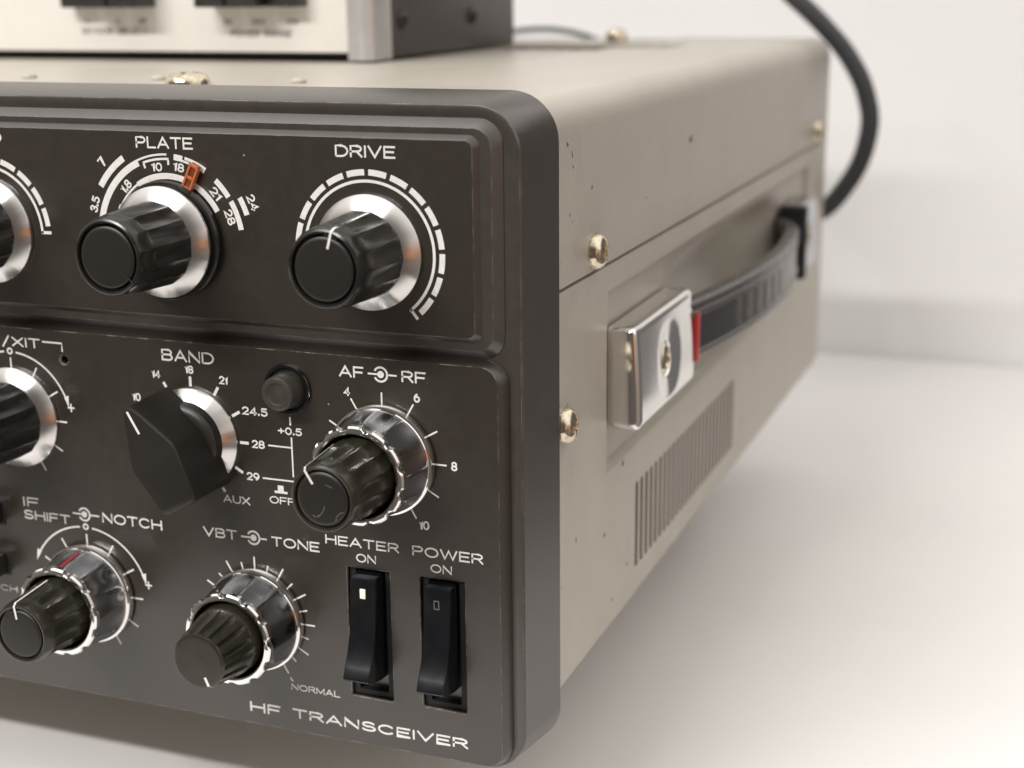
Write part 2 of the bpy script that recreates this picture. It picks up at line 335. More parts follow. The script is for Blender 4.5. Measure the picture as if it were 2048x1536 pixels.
# case: upper and lower sheet-steel covers, right hand sides built as relief grids
R_ = 10.0; TOP = -22.4; BOT = -152.0; YF = 17.0; YB = 325.0; SEAM = -59.45
def sm(t): t = max(0.0, min(1.0, t)); return t*t*(3-2*t)
RY0, RY1, RZ0, RZ1 = 52.0, 290.0, -107.2, -65.6
def relief(y, z):
    # shallow pressed recess behind the handle, deepening to a finger scoop
    if z > SEAM-1.75: return -1.3 if z > SEAM-0.45 else 0.10
    e = min(y-RY0, RY1-y, z-RZ0, RZ1-z)
    if e <= 0: return 0.0
    d = 1.5*sm(e/1.5)
    s = sm((y-100)/50)*sm((249-y)/40)*sm((z+106)/6.0)*sm((-67.5-z)/12.0)
    return -(d + 13.0*s)
def lower_cover():
    bm = bmesh.new()
    ys = {YF, YB}; y = YF
    while y < YB: ys.add(round(y, 3)); y += 3.0
    for c0 in (RY0, RY1):
        for k in range(-1, 7): ys.add(round(c0 + (k*0.4 if c0 == RY0 else -k*0.4), 3))
    slots = []
    for i in range(25):
        a = 75.4 + 4.19*i; slots.append((round(a, 3), round(a+2.25, 3)))
    ys = {v for v in ys if not any(a-0.7 < v < b+0.7 for a, b in slots)}
    for a, b in slots: ys |= {a, b}
    ys = sorted(ys)
    zs = {SEAM, -141.9, -138.4, -116.9, round(SEAM-0.4, 3), round(SEAM-0.6, 3), round(SEAM-1.8, 3)}; z = SEAM-2.6
    while z > -141.9: zs.add(round(z, 3)); z -= 2.2
    for c0 in (RZ0, RZ1):
        for k in range(-1, 7): zs.add(round(c0 + (k*0.4 if c0 == RZ0 else -k*0.4), 3))
    zs = {v for v in zs if not (-138.4 < v < -136.9 or -118.2 < v < -116.9)} | {-138.4, -116.9}
    zs = sorted(z for z in zs if z >= -141.9)
    V = [[bm.verts.new((-0.5+relief(y, z), y, z)) for z in zs] for y in ys]
    for i in range(len(ys)-1):
        ym = (ys[i]+ys[i+1])/2
        hole = any(a < ym < b for a, b in slots)
        for j in range(len(zs)-1):
            zm = (zs[j]+zs[j+1])/2
            if hole and -138.4 < zm < -116.9: continue
            bm.faces.new((V[i][j], V[i+1][j], V[i+1][j+1], V[i][j+1]))
    # thickness of the slot walls
    jz0, jz1 = zs.index(-138.4), zs.index(-116.9)
    for i in range(len(ys)-1):
        ym = (ys[i]+ys[i+1])/2
        if any(a < ym < b for a, b in slots):
            a, b = ys[i], ys[i+1]
            inn = [bm.verts.new((-0.85, q, r)) for q, r in ((a, -138.4), (b, -138.4), (b, -116.9), (a, -116.9))]
            oo = [V[i][jz0], V[i+1][jz0], V[i+1][jz1], V[i][jz1]]
            # straight walls only need the corner quads
            for k in range(4):
                k2 = (k+1) % 4; bm.faces.new((oo[k], oo[k2], inn[k2], inn[k]))
    # bottom roll, underside, far side
    prof = [(-0.5-R_+R_*math.cos(a), -142.0-R_*math.sin(a)) for a in [pi/2*k/8 for k in range(9)]]
    prof += [(XL+R_-R_*math.sin(a), -142.0-R_*math.cos(a)) for a in [pi/2*k/8 for k in range(9)]] + [(XL, SEAM)]
    A = [bm.verts.new((x, YF, z)) for x, z in prof]; B = [bm.verts.new((x, YB, z)) for x, z in prof]
    for i in range(len(A)-1): bm.faces.new((A[i], B[i], B[i+1], A[i+1]))
    bmesh.ops.remove_doubles(bm, verts=bm.verts, dist=0.11)
    return bm
low = add_obj('lower_cover', lower_cover(), M['case'], radio, smooth=40, recalc=True)
bm = bmesh.new(); box(bm, -6, -3.0, 70, 182, -141, -114.5); add_obj('vent_shade_backing', bm, mat('vent_shadow_dark', (0.05, 0.043, 0.034), 0.8), low, smooth=None)  # dark backing added so the slots read as shaded inside
def upper_cover():
    R_ = 7.0
    bm = bmesh.new()
    prof = [(-0.45, SEAM+0.15), (-0.2, SEAM+0.3), (-0.12, SEAM+0.6), (-0.12, -50), (-0.12, -41), (-0.12, TOP-R_)] + [(-0.12-R_+R_*math.cos(a), TOP-R_+R_*math.sin(a)) for a in [pi/2*k/12 for k in range(1, 13)]]
    prof += [(-56.4, TOP), (-57, TOP-0.7), (-274, TOP-0.7), (-274.6, TOP)] + [(XL+R_-R_*math.sin(a), TOP-R_+R_*math.cos(a)) for a in [pi/2*k/12 for k in range(13)]] + [(XL, SEAM+0.2)]
    ysl = [YF, 100, 180, 260, YB-1.2, YB]
    rows = []
    for y in ysl:
        k = 0.8 if y == YB else 0
        rows.append([bm.verts.new((x-(k if x > -20 else 0), y, z-(k if z > TOP-2 else 0))) for x, z in prof])
    for i in range(len(ysl)-1):
        for j in range(len(prof)-1): bm.faces.new((rows[i][j], rows[i+1][j], rows[i+1][j+1], rows[i][j+1]))
    # folded lower lip with real thickness over the seam
    a = [bm.verts.new((-1.5, y, SEAM+0.15)) for y in ysl]
    for i in range(len(ysl)-1): bm.faces.new((rows[i][0], a[i], a[i+1], rows[i+1][0]))
    return bm
up = add_obj('upper_cover', upper_cover(), M['case'], radio, smooth=40)
bm = bmesh.new(); lp = rrect(XL+0.5, -0.7, BOT+0.3, TOP-0.6, 9); fa = loop(bm, lp, YB-1.5); fb = loop(bm, lp, YB-2.5); fill_loops(bm, [fa], (0, 1, 0)); bridge(bm, fa, fb); add_obj('rear_panel', bm, M['dark_case'], radio)
bm = bmesh.new(); lp = rrect(XL+0.9, -1.6, BOT+1.5, TOP-1.6, 9); a1 = loop(bm, lp, 20); a2 = loop(bm, lp, YB-4); bridge(bm, a1, a2)
for f in list(bm.faces):
    c_ = f.calc_center_median()
    if c_.x > -2 and -140 < c_.z < -60: bm.faces.remove(f)
add_obj('inner_chassis', bm, M['black'], radio)
for (x, y) in ((-45, 80), (-290, 80), (-45, 285), (-290, 285)):
    bm = bmesh.new(); bmesh.ops.create_cone(bm, cap_ends=True, segments=28, radius1=8, radius2=9.5, depth=38.5, matrix=Matrix.Translation((x, y, -170.7))); add_obj('foot', bm, M['black'], radio, origin=(x, y, -170))

# bezel
bm = bmesh.new()
rings = [  # x1, top, bottom, y, radius
    (-0.7, -21.4, -156.6, 19.3, 9.0), (0.25, -20.5, -157.5, 18.6, 9.7), (0.2, -20.55, -157.4, 18.2, 9.7), (-1.50, -21.95, -155.9, 2.9, 8.8), (-1.75, -22.15, -155.7, 2.55, 8.6),
    (-2.1, -22.5, -155.4, 2.45, 8.3), (-3.5, -23.9, -155.0, 2.55, 7.2), (-4.4, -24.7, -154.8, 2.75, 6.4)]
prev = None
for (x1, zt, zb, y, r) in rings:
    L_ = loop(bm, rrect(XL-1-x1, x1, zb, zt, r, 14), y)
    if prev: bridge(bm, prev, L_)
    prev = L_
fill_loops(bm, [prev])
bezel = add_obj('bezel', bm, M['bezel'], radio, smooth=28)

def plateau(bm, x1, zt, zb, y_edge, y_base, slope, r, holes=(), chamf=0.22, x0=None, fill=True, sr=1.0):
    """raised plate with a sloping flank; x1, zt, zb = extent of the flat face"""
    x0 = XL-1-x1 if x0 is None else x0
    outl = [(slope, y_base, r+slope*0.6), (slope*0.62, y_base-(y_base-y_edge)*0.45, r+slope*0.5), (chamf, y_edge+chamf*0.75, r+chamf), (0.0, y_edge, r)]
    prev = None
    for (o_, y, rr) in outl:
        L_ = loop(bm, rrect(x0-o_, x1+o_, zb-o_*sr, zt+o_*sr, rr, 12), y)
        if prev: bridge(bm, prev, L_)
        prev = L_
    loops = [prev]
    for (hx0, hx1, hz0, hz1, hr, hd) in holes:
        h = loop(bm, rrect(hx0, hx1, hz0, hz1, hr, 3), y_edge); loops.append(h)
        h1 = loop(bm, rrect(hx0+0.18, hx1-0.18, hz0+0.18, hz1-0.18, hr, 3), y_edge+0.25)
        h2 = loop(bm, rrect(hx0+0.22, hx1-0.22, hz0+0.22, hz1-0.22, hr, 3), y_edge+hd)
        bridge(bm, h, h1); bridge(bm, h1, h2)
        fill_loops(bm, [h2])
    fill_loops(bm, loops)
bm = bmesh.new()
plateau(bm, -6.7, -26.2, -67.9, 1.1, 2.62, 1.75, 3.6)
step = add_obj('stepped_surround', bm, M['bezel'], radio, smooth=28)
bm = bmesh.new()
plateau(bm, -10.0, -28.4, -65.3, 0.0, 1.12, 1.05, 1.6)
upanel = add_obj('upper_panel', bm, M['panel'], radio, smooth=28)
bm = bmesh.new()
plateau(bm, -5.6, -70.7, -154.1, 0.0, 2.62, 1.5, 3.6, holes=[(-39.1, -29.4, -143.5, -114.75, 0.3, 6.0), (-22.9, -13.05, -143.3, -114.7, 0.3, 6.0), (-104.3-1.15, -104.3+1.15, -76.9-1.15, -76.9+1.15, 1.14, 3.0)], sr=0.55)
lpanel = add_obj('lower_panel', bm, M['panel'], radio, smooth=28)

# ---------------------------------------------------------------- printing on the upper panel
def word(body, x0, x1, zb, zt, parent, **k):
    bm = bmesh.new(); text(bm, body, x0, x1, zb, zt, INK, **k); return ink('lettering', bm, parent, label='white lettering '+body)
word('PLATE', -82.25, -69.05, -31.65, -29.3, upanel)
word('DRIVE', -37.9, -25.35, -32.05, -29.72, upanel)
word('LOAD', -127.5, -114.9, -31.6, -29.3, upanel)
DC = (-31.5, -49.95)
def segment_scale(cx, cz, a_end, a_start, half=1.6, pitch=17.3, offs=0.0):
    bm = bmesh.new(); k = 0
    a = offs
    segs = []
    lo = offs
    while lo + half < a_end: segs.append((lo+half, min(lo+pitch-half, a_end))); lo += pitch
    lo = offs
    while lo - half > a_start: segs.append((max(lo-pitch+half, a_start), lo-half)); lo -= pitch
    for s0, s1 in segs: band(bm, cx, cz, 14.62, 15.78, s0, s1, INK)
    band(bm, cx, cz, 13.28, 13.85, a_start, a_end+4.4, INK)
    for aa in (a_end+3.6,): strip(bm, [polar(cx, cz, 13.3, aa), polar(cx, cz, 15.8, aa)], 0.62, INK)
    return bm
ink('dial_scale', segment_scale(*DC, 137.8, -132.0), upanel, label='ring of white segments round the drive knob')
LC = (-120.3, -50.0)
ink('dial_scale', segment_scale(*LC, 85.6, -137.8, offs=-1.8, pitch=17.5), upanel, label='ring of white segments round the load knob')
PC = (-75.5, -49.7)
bm = bmesh.new(); cx, cz = PC
band(bm, cx, cz, 15.75, 17.15, -92, -23, INK)
band(bm, cx, cz, 16.75, 17.15, -23, 0.8, INK)
band(bm, cx, cz, 15.85, 16.3, -19.5, 2.4, INK)
strip(bm, [polar(cx, cz, 15.9, -19.2), polar(cx, cz, 14.9, -19.2)], 0.45, INK); strip(bm, [polar(cx, cz, 15.9, 2.0), polar(cx, cz, 14.9, 2.0)], 0.45, INK)
band(bm, cx, cz, 18.1, 19.45, -57.5, -32, INK)
band(bm, cx, cz, 16.0, 17.2, 6.5, 13.4, INK); band(bm, cx, cz, 16.0, 16.45, 13.4, 19.0, INK); band(bm, cx, cz, 16.6, 17.2, 15.0, 24.0, INK); band(bm, cx, cz, 15.95, 17.2, 24.0, 32.3, INK)
band(bm, cx, cz, 12.1, 13.3, -33, 61.3, INK)
band(bm, cx, cz, 12.6, 13.05, -60, -33, INK)
band(bm, cx, cz, 12.1, 13.35, -64.5, -60, INK)
band(bm, cx, cz, 15.95, 17.1, 42.2, 56.8, INK)
band(bm, cx, cz, 15.95, 17.1, 60.1, 80.6, INK)
band(bm, cx, cz, 18.1, 19.25, 61.0, 72.2, INK)
numeral(bm, '7', -90.6, -34.7, 2.1, INK, rot=50); numeral(bm, '3.5', -93.1, -43.3, 1.9, INK, rot=72); numeral(bm, '1.8', -85.3, -39.4, 1.9, INK, rot=46)
numeral(bm, '10', -77.7, -35.3, 1.75, INK, rot=3, wf=2.5); numeral(bm, '18', -72.6, -35.2, 1.75, INK, rot=-9, wf=2.5); numeral(bm, '21', -64.5, -40.1, 1.8, INK, rot=-50, wf=2.7)
numeral(bm, '28', -61.6, -44.6, 1.85, INK, rot=-70, wf=3.1); numeral(bm, '24', -56.3, -41.5, 1.85, INK, rot=-66, wf=3.2)
ink('dial_scale', bm, upanel, label='white band arcs and frequency numerals round the plate knob')

# ---------------------------------------------------------------- printing on the lower panel
for args in (('AF', -39.0, -33.6, -74.95, -72.6), ('RF', -25.5, -20.35, -74.95, -72.6), ('BAND', -79.8, -67.3, -74.95, -72.45), ('VBT', -72.6, -64.45, -112.4, -110.25), ('TONE', -56.3, -45.1, -112.6, -110.45),
             ('HEATER', -43.7, -27.2, -110.45, -108.4), ('POWER', -24.3, -9.05, -110.45, -108.3), ('NORMAL', -53.4, -41.85, -144.55, -143.1),
             ('AUX', -67.2, -60.8, -104.3, -102.55), ('OFF', -56.15, -50.3, -103.2, -101.6), ('IF', -118.6, -114.4, -111.2, -109.0), ('SHIFT', -118.7, -106.4, -114.15, -112.0), ('NOTCH', -97.95, -82.75, -112.6, -110.3), ('XIT', -117.4, -110.1, -74.9, -72.75), ('/', -120.0, -118.0, -75.1, -72.6), ('RIT', -128.4, -120.9, -74.9, -72.75)):
    word(*args, lpanel)
word('ON', -36.85, -32.35, -113.5, -111.65, lpanel); word('ON', -20.4, -15.75, -113.55, -111.7, lpanel)
word('NOTCH', -135.0, -122.6, -132.4, -130.9, lpanel)
word('HF', -63.75, -56.3, -151.35, -149.0, lpanel, bold=0.19); word('TRANSCEIVER', -53.45, -13.05, -151.1, -148.85, lpanel, bold=0.19)
def dual_symbol(cx, cz, x0, x1):
    bm = bmesh.new()
    band(bm, cx, cz, 1.2, 1.62, -62, 242, INK); disc(bm, cx, cz, 0.72, INK)
    strip(bm, [(x0, cz), (cx, cz)], 0.36, INK-0.01); strip(bm, [(cx+1.5, cz), (x1, cz)], 0.36, INK)
    return ink('dual_knob_mark', bm, lpanel)
dual_symbol(-29.95, -73.8, -32.7, -26.5); dual_symbol(-102.55, -111.3, -105.6, -98.7); dual_symbol(-60.5, -111.35, -63.5, -57.35)
AC = (-29.9, -90.9)
bm = bmesh.new(); ticks(bm, *AC, 10.0, 13.5, [-150+30*i for i in range(11)], 0.34, INK)
for b_, a_ in (('4', -30), ('6', 30), ('8', 90), ('10', 147)):
    p_ = polar(*AC, 15.1 if b_ != '10' else 15.4, a_); numeral(bm, b_, p_[0], p_[1], 1.9, INK)
ink('dial_scale', bm, lpanel, label='white ticks and numerals 4 6 8 10 round the AF RF knob')
BC = (-73.3, -90.85)
bm = bmesh.new(); ticks(bm, *BC, 10.9, 13.0, [-60, -30, 0, 30, 60, 90, 120, 149, -90, -120], 0.62, INK)
numeral(bm, '10', -86.7, -83.4, 1.75, INK); numeral(bm, '14', -81.5, -78.0, 1.75, INK); numeral(bm, '18', -73.4, -76.4, 1.75, INK); numeral(bm, '21', -65.4, -78.0, 1.75, INK)
numeral(bm, '24.5', -58.5, -83.95, 1.75, INK, wf=5.9); numeral(bm, '28', -58.1, -90.85, 1.75, INK, wf=3.0); numeral(bm, '29', -59.75, -97.9, 1.75, INK, wf=3.0)
strip(bm, [(-55.8, -90.8), (-50.35, -90.8)], 0.34, INK); strip(bm, [(-57.5, -97.95), (-50.3, -97.95)], 0.34, INK); strip(bm, [(-50.35, -88.6), (-50.35, -97.0)], 0.34, INK-0.01); strip(bm, [(-50.45, -84.3), (-50.45, -86.1)], 0.4, INK)
numeral(bm, '+0.5', -50.65, -87.35, 1.6, INK, wf=5.5)
polyf(bm, [(-54.9, -100.85), (-51.9, -100.85), (-51.9, -100.35), (-54.9, -100.35)], INK); polyf(bm, [(-54.1, -100.35), (-52.75, -100.35), (-52.75, -99.15), (-54.1, -99.15)], INK)
ink('dial_scale', bm, lpanel, label='white ticks and band numbers round the band selector')
RC = (-118.2, -90.7)
def shift_scale(c, r_arc, a0, a1, tks, tr, plus, leader=None):
    bm = bmesh.new()
    band(bm, *c, r_arc-0.18, r_arc+0.22, a0+4, -6, INK); band(bm, *c, r_arc-0.18, r_arc+0.22, 6, a1-4, INK)
    for s_, a_ in ((1, a1), (-1, a0)):
        t0 = polar(*c, r_arc, a_); t1 = polar(*c, r_arc+0.95, a_-s_*10); t2 = polar(*c, r_arc-0.3, a_-s_*10)
        polyf(bm, [t0, t1, t2] if s_ > 0 else [t0, t2, t1], INK-0.01)
    ticks(bm, *c, tr[0], tr[1], tks, 0.38, INK)
    z0 = polar(*c, r_arc+0.15, 0); band(bm, z0[0], z0[1], 0.38, 0.78, 0, 360, INK, 20)
    if plus: strip(bm, [(plus[0]-0.85, plus[1]), (plus[0]+0.85, plus[1])], 0.36, INK); strip(bm, [(plus[0], plus[1]-0.9), (plus[0], plus[1]+0.9)], 0.36, INK-0.01)
    if leader: strip(bm, leader, 0.36, INK)
    return bm
ink('dial_scale', shift_scale(RC, 14.55, -77, 77, [-120+30*i for i in range(10)], (10.9, 13.3), (-103.5, -87.35), [(-109.5, -73.3), (-104.5, -73.3), (-104.5, -75.1)]), lpanel, label='white arc scale with arrow and plus sign at the panel\'s left')
NC = (-102.45, -129.2)
ink('dial_scale', shift_scale(NC, 14.95, -68, 77, [-120+30*i for i in range(10)], (10.9, 13.4), (-87.35, -125.7)), lpanel, label='white arc scale with two arrowheads round the notch knob')
VC = (-60.65, -129.15)
bm = bmesh.new(); ticks(bm, *VC, 11.0, 13.6, [-150+30*i for i in range(11)], 0.36, INK); ticks(bm, *VC, 11.0, 12.4, [-135+30*i for i in range(10)], 0.34, INK)
strip(bm, [(-53.5, -141.8), (-52.9, -142.6)], 0.36, INK)
ink('dial_scale', bm, lpanel, label='fine white ticks round the VBT tone knob')

# ---------------------------------------------------------------- knobs
def pointer(bm, c, ang, yface, rin, rout, yr0, rr0, yr1, rr1, wdt=0.42, lift=0.05):
    """inlaid line across the face edge and down the flank"""
    a = math.radians(ang); u = Vector((math.sin(a), 0, math.cos(a))); t = Vector((math.cos(a), 0, -math.sin(a)))*wdt/2; C0 = Vector((c[0], 0, c[1]))
    pts = [(rin, yface-lift), (rout, yface-lift), (rr0+lift, yr0), (rr1+lift, yr1)]
    pv = None
    for r, y in pts:
        p = C0+u*r; cur = (bm.verts.new((p.x-t.x, y, p.z-t.z)), bm.verts.new((p.x+t.x, y, p.z+t.z)))
        if pv: bm.faces.new((pv[0], pv[1], cur[1], cur[0]))
        pv = cur
def big_knob(c, off, ang, label, white=True, phase=0.0, wedge=True):
    o3 = (c[0], off, c[1]); bm = bmesh.new()
    n = 14; y = lambda v: v+off
    lathe(bm, *c, [(y(-1.6), 8.45, 0), (y(-2.6), 8.5, 0.1), (y(-3.2), 8.5, 0.55), (y(-8), 8.3, 0.85), (y(-13.3), 8.1, 0.8), (y(-14.3), 7.95, 0.35), (y(-14.9), 7.9, 0.12), (y(-16.6), 7.75, 0.18), (y(-17.6), 7.6, 0.12), (y(-18.25), 7.25, 0.0), (y(-18.45), 6.9, 0), (y(-18.4), 6.55, 0), (y(-17.3), 6.45, 0), (y(-17.2), 5.95, 0), (y(-16.9), 5.5, 0)], n=14*16, flutes=n, phase=math.radians(ang)+phase)
    k = add_obj('control_knob', bm, M['plastic'], radio, smooth=32, origin=o3); k['label'] = label
    bm = bmesh.new(); lathe(bm, *c, [(y(-0.0), 10.95, 0), (y(-0.2), 11.15, 0), (y(-0.8), 11.15, 0), (y(-1.0), 11.0, 0), (y(-2.7), 8.55, 0), (y(-2.8), 8.2, 0)], n=160, cap_last=True)
    add_obj('metal_skirt', bm, M['alu'], k, smooth=25, origin=o3)
    bm = bmesh.new(); lathe(bm, *c, [(y(-17.25), 5.95, 0), (y(-18.2), 5.9, 0), (y(-18.38), 5.7, 0), (y(-18.42), 5.2, 0)], n=96)
    add_obj('knob_cap', bm, M['cap'], k, smooth=40, origin=o3)
    bm = bmesh.new()
    if wedge:
        a = math.radians(ang)
        for s0, s1 in ((-12, 12),):
            pr = None
            for i in range(7):
                aa = math.radians(ang+s0+(s1-s0)*i/6); p0 = (c[0]+5.85*math.sin(aa), c[1]+5.85*math.cos(aa)); p1 = (c[0]+6.6*math.sin(aa), c[1]+6.6*math.cos(aa))
                cur = (bm.verts.new((p0[0], y(-18.3), p0[1])), bm.verts.new((p1[0], y(-18.3), p1[1])))
                if pr: bm.faces.new((pr[0], pr[1], cur[1], cur[0]))
                pr = cur
        add_obj('pointer_bridge', bm, M['plastic'], k, smooth=None, origin=o3)
        bm = bmesh.new()
    pointer(bm, c, ang, y(-18.44), 3.9, 7.1, y(-17.55), 7.62, y(-4.2), 8.5, wdt=0.46 if white else 0.3)
    add_obj('pointer_line', bm, M['ink'] if white else M['black'], k, smooth=None, origin=o3)
    return k
big_knob(DC, 0.0, 15, 'black fluted drive knob with cream pointer line on top')
pk = big_knob(PC, -3.0, 130, 'black fluted plate knob with dark pointer line low on its face', white=False, wedge=False)
big_knob(LC, 0.0, -60, 'black fluted load knob cut by the left edge of the view')
big_knob(RC, 0.0, -40, 'black fluted knob with metal skirt at the left edge of the view')
# clear-black index disc with orange window behind the plate knob
bm = bmesh.new(); lathe(bm, *PC, [(-0.6, 11.3, 0), (-0.7, 11.9, 0), (-1.6, 12.0, 0), (-2.0, 11.7, 0), (-2.2, 10.0, 0)], n=96); add_obj('index_disc', bm, M['plastic'], pk, origin=(PC[0], -1, PC[1]))
bm = bmesh.new()
def rad_box(bm, c, a, u0, u1, v0, v1, y0, y1, mi=0):
    a = math.radians(a); u = Vector((math.sin(a), 0, math.cos(a))); t = Vector((math.cos(a), 0, -math.sin(a))); C0 = Vector((c[0], 0, c[1]))
    vs = [bm.verts.new((C0+u*p+t*q+Vector((0, r, 0)))) for p in (u0, u1) for q in (v0, v1) for r in (y0, y1)]
    for q in ((0,1,3,2), (4,6,7,5), (0,4,5,1), (2,3,7,6), (0,2,6,4), (1,5,7,3)): bm.faces.new([vs[i] for i in q]).material_index = mi
A_ = 26
rad_box(bm, PC, A_, 11.6, 17.0, -1.0, 1.0, -1.3, -0.4, 1)
rad_box(bm, PC, A_, 11.8, 16.8, -1.12, -0.62, -1.6, -0.45, 0); rad_box(bm, PC, A_, 11.8, 16.6, 0.62, 1.12, -1.6, -0.45, 0)
rad_box(bm, PC, A_, 13.8, 14.4, -0.6, 0.6, -1.58, -0.5, 0); rad_box(bm, PC, A_, 16.35, 16.95, -0.85, 0.85, -1.62, -0.46, 0); rad_box(bm, PC, A_, 11.75, 12.1, -0.6, 0.6, -1.55, -0.5, 0)
bevel_all(bm, 0.08, 1)
add_obj('index_pointer', bm, [M['orange'], M['orange_dark']], pk, smooth=30, origin=(PC[0], -1, PC[1]))
bm = bmesh.new(); rad_box(bm, PC, A_, 10.4, 11.9, -1.7, 1.7, -2.2, -0.7); bevel_all(bm, 0.3, 2); add_obj('pointer_root', bm, M['plastic'], pk, origin=(PC[0], -1, PC[1]))

def dual_knob(c, label, inner_len, inner_ang, style, phase=0.0, scuffed=False):
    """chrome fluted ring knob with a slimmer black knob through it"""
    o3 = (c[0], 0, c[1]); n = 12*20
    bm = bmesh.new()
    lathe(bm, *c, [(-0.3, 10.9, 0), (-0.5, 11.25, 0), (-1.6, 11.3, 0), (-2.0, 11.15, 0), (-2.15, 10.75, 0), (-2.35, 10.6, 0), (-2.6, 10.72, 0), (-3.1, 10.6, 0.0), (-3.7, 10.5, 0.32, 1), (-7, 10.0, 0.45, 1), (-10.4, 9.45, 0.5, 1), (-10.6, 9.5, 0.3)], n=n, flutes=12, kind='cusp', phase=phase, cap_last=False)
    lathe(bm, *c, [(-10.5, 9.2, 0.0), (-10.6, 9.8, 0.50), (-10.9, 10.0, 0.6), (-11.9, 9.95, 0.6), (-12.3, 9.6, 0.35), (-12.42, 9.15, 0.0), (-12.42, 8.75, 0), (-12.2, 8.45, 0), (-10.5, 8.35, 0, 2), (-4.0, 8.3, 0, 2), (-3.9, 5, 0, 2)], n=n, flutes=12, kind='lobe', phase=phase)
    k = add_obj('dual_knob', bm, [M['chrome'], M['chrome_dim'], M['bore']], radio, smooth=30, origin=o3); k['label'] = label
    bm = bmesh.new(); yf = -inner_len
    if style == 'grooved':
        lathe(bm, *c, [(-4, 7.75, 0), (-11, 7.6, 0), (-12.6, 7.45, 0), (-14.2, 7.25, 0.0), (-14.9, 7.15, 0.55), (-17, 6.75, 0.62), (-21, 6.1, 0.62), (yf+0.9, 5.85, 0.5), (yf+0.55, 5.8, 0.0), (yf+0.15, 5.65, 0), (yf, 5.35, 0), (yf, 5.0, 0)], n=16*18, flutes=16, kind='slot', phase=0.1)
        inn = add_obj('inner_knob', bm, M['olive'], k, smooth=32, origin=o3)
        bm = bmesh.new(); pointer(bm, c, inner_ang, yf, 3.4, 5.35, yf+0.5, 5.78, yf+0.8, 5.8, wdt=0.62); add_obj('pointer_line', bm, M['ink'], k, smooth=None, origin=o3)
    else:
        lathe(bm, *c, [(-4, 7.6, 0), (-10.5, 7.6, 0), (-11.4, 7.6, 0.25), (-12.5, 7.55, 0.85), (yf+5.5, 6.95, 0.85), (yf+3.9, 6.85, 0.7), (yf+3.2, 6.85, 0.12), (yf+2.6, 6.8, 0.05), (yf+0.8, 6.65, 0.15), (yf+0.3, 6.35, 0), (yf+0.12, 6.0, 0), (yf+0.2, 5.65, 0), (yf+1.0, 5.5, 0), (yf+1.1, 5.0, 0)], n=14*18, flutes=14, kind='cusp', phase=math.radians(inner_ang))
        inn = add_obj('inner_knob', bm, M['olive'], k, smooth=32, origin=o3)
        bm = bmesh.new(); lathe(bm, *c, [(yf+1.1, 5.2, 0), (yf+0.35, 5.15, 0), (yf+0.15, 4.95, 0), (yf+0.1, 4.4, 0)], n=80); add_obj('knob_cap', bm, M['cap'], k, smooth=40, origin=o3)
        if scuffed:
            bm = bmesh.new()
            for q in ([(-1.6, -3.6), (-0.6, -3.2), (0.1, -2.3), (0.5, -1.2)], [(-2.1, -3.2), (-1.2, -3.5), (-0.7, -3.0)], [(2.6, -3.9), (2.9, -2.9), (3.6, -2.2)], [(3.6, -2.2), (4.3, -2.0)], [(0.8, 2.9), (2.1, 2.5)]):
                strip(bm, [(c[0]+a, c[1]+b) for a, b in q], 0.10, yf+0.07)
            add_obj('scratch', bm, M['scratch'], k, smooth=None, origin=o3)
        bm = bmesh.new(); pointer(bm, c, inner_ang, yf+0.08, 3.3, 6.1, yf+0.75, 6.66, -12.9, 7.5, wdt=0.46); add_obj('pointer_line', bm, M['ink'], k, smooth=None, origin=o3)
    return k
ak = dual_knob(AC, 'chrome ring knob with scratched olive inner knob under the AF RF lettering', 25.8, -32, 'capped', scuffed=True)
nk = dual_knob(NC, 'chrome ring knob with long white pointer and red mark at lower left', 24.2, -8, 'capped', phase=0.1)
vk = dual_knob(VC, 'chrome ring knob with grooved flat-faced inner knob under the VBT TONE lettering', 23.0, 156, 'grooved', phase=0.2)
bm = bmesh.new()
def flank_line(bm, c, ang, y0, r0, y1, r1, wdt):
    a = math.radians(ang); u = Vector((math.sin(a), 0, math.cos(a))); t = Vector((math.cos(a), 0, -math.sin(a)))*wdt/2; C0 = Vector((c[0], 0, c[1]))
    vs = []
    for r, y in ((r0, y0), (r1, y1)):
        p = C0+u*r; vs += [bm.verts.new((p.x-t.x, y, p.z-t.z)), bm.verts.new((p.x+t.x, y, p.z+t.z))]
    bm.faces.new((vs[0], vs[1], vs[3], vs[2]))
flank_line(bm, NC, 2, -3.9, 10.52, -10.2, 9.52, 0.9)
add_obj('red_mark', bm, M['red'], nk, smooth=None, origin=(NC[0], 0, NC[1]))

# band selector: turned skirt, round hub and a long pointer bar
bo = (BC[0], 0, BC[1])
bm = bmesh.new()
ua = math.radians(-30); U = (math.sin(ua), math.cos(ua)); Vv = (math.cos(ua), -math.sin(ua))
def bl(u, v): return (BC[0]+U[0]*u+Vv[0]*v, BC[1]+U[1]*u+Vv[1]*v)
front = [(11.1, -0.9), (11.1, 1.1), (9.6, 1.9), (0.8, 5.75), (-0.8, 6.0), (-10.6, 4.5), (-11.4, 3.9), (-11.7, 2.9), (-11.7, -3.0), (-11.3, -4.2), (-10.4, -4.8), (-0.8, -6.0), (0.8, -5.7), (9.6, -1.7)]
rear = [(11.6, -2.2), (11.6, 2.4), (10.2, 3.2), (0.9, 6.4), (-0.9, 6.6), (-10.8, 5.1), (-11.6, 4.5), (-11.9, 3.4), (-11.9, -3.4), (-11.5, -4.7), (-10.6, -5.4), (-0.9, -6.6), (0.9, -6.3), (10.2, -3.0)]
def mixl(t, sh=0): return [((1-t)*a[0]+t*b[0], (1-t)*a[1]+t*b[1]) for a, b in zip(front, rear)]
prev = None
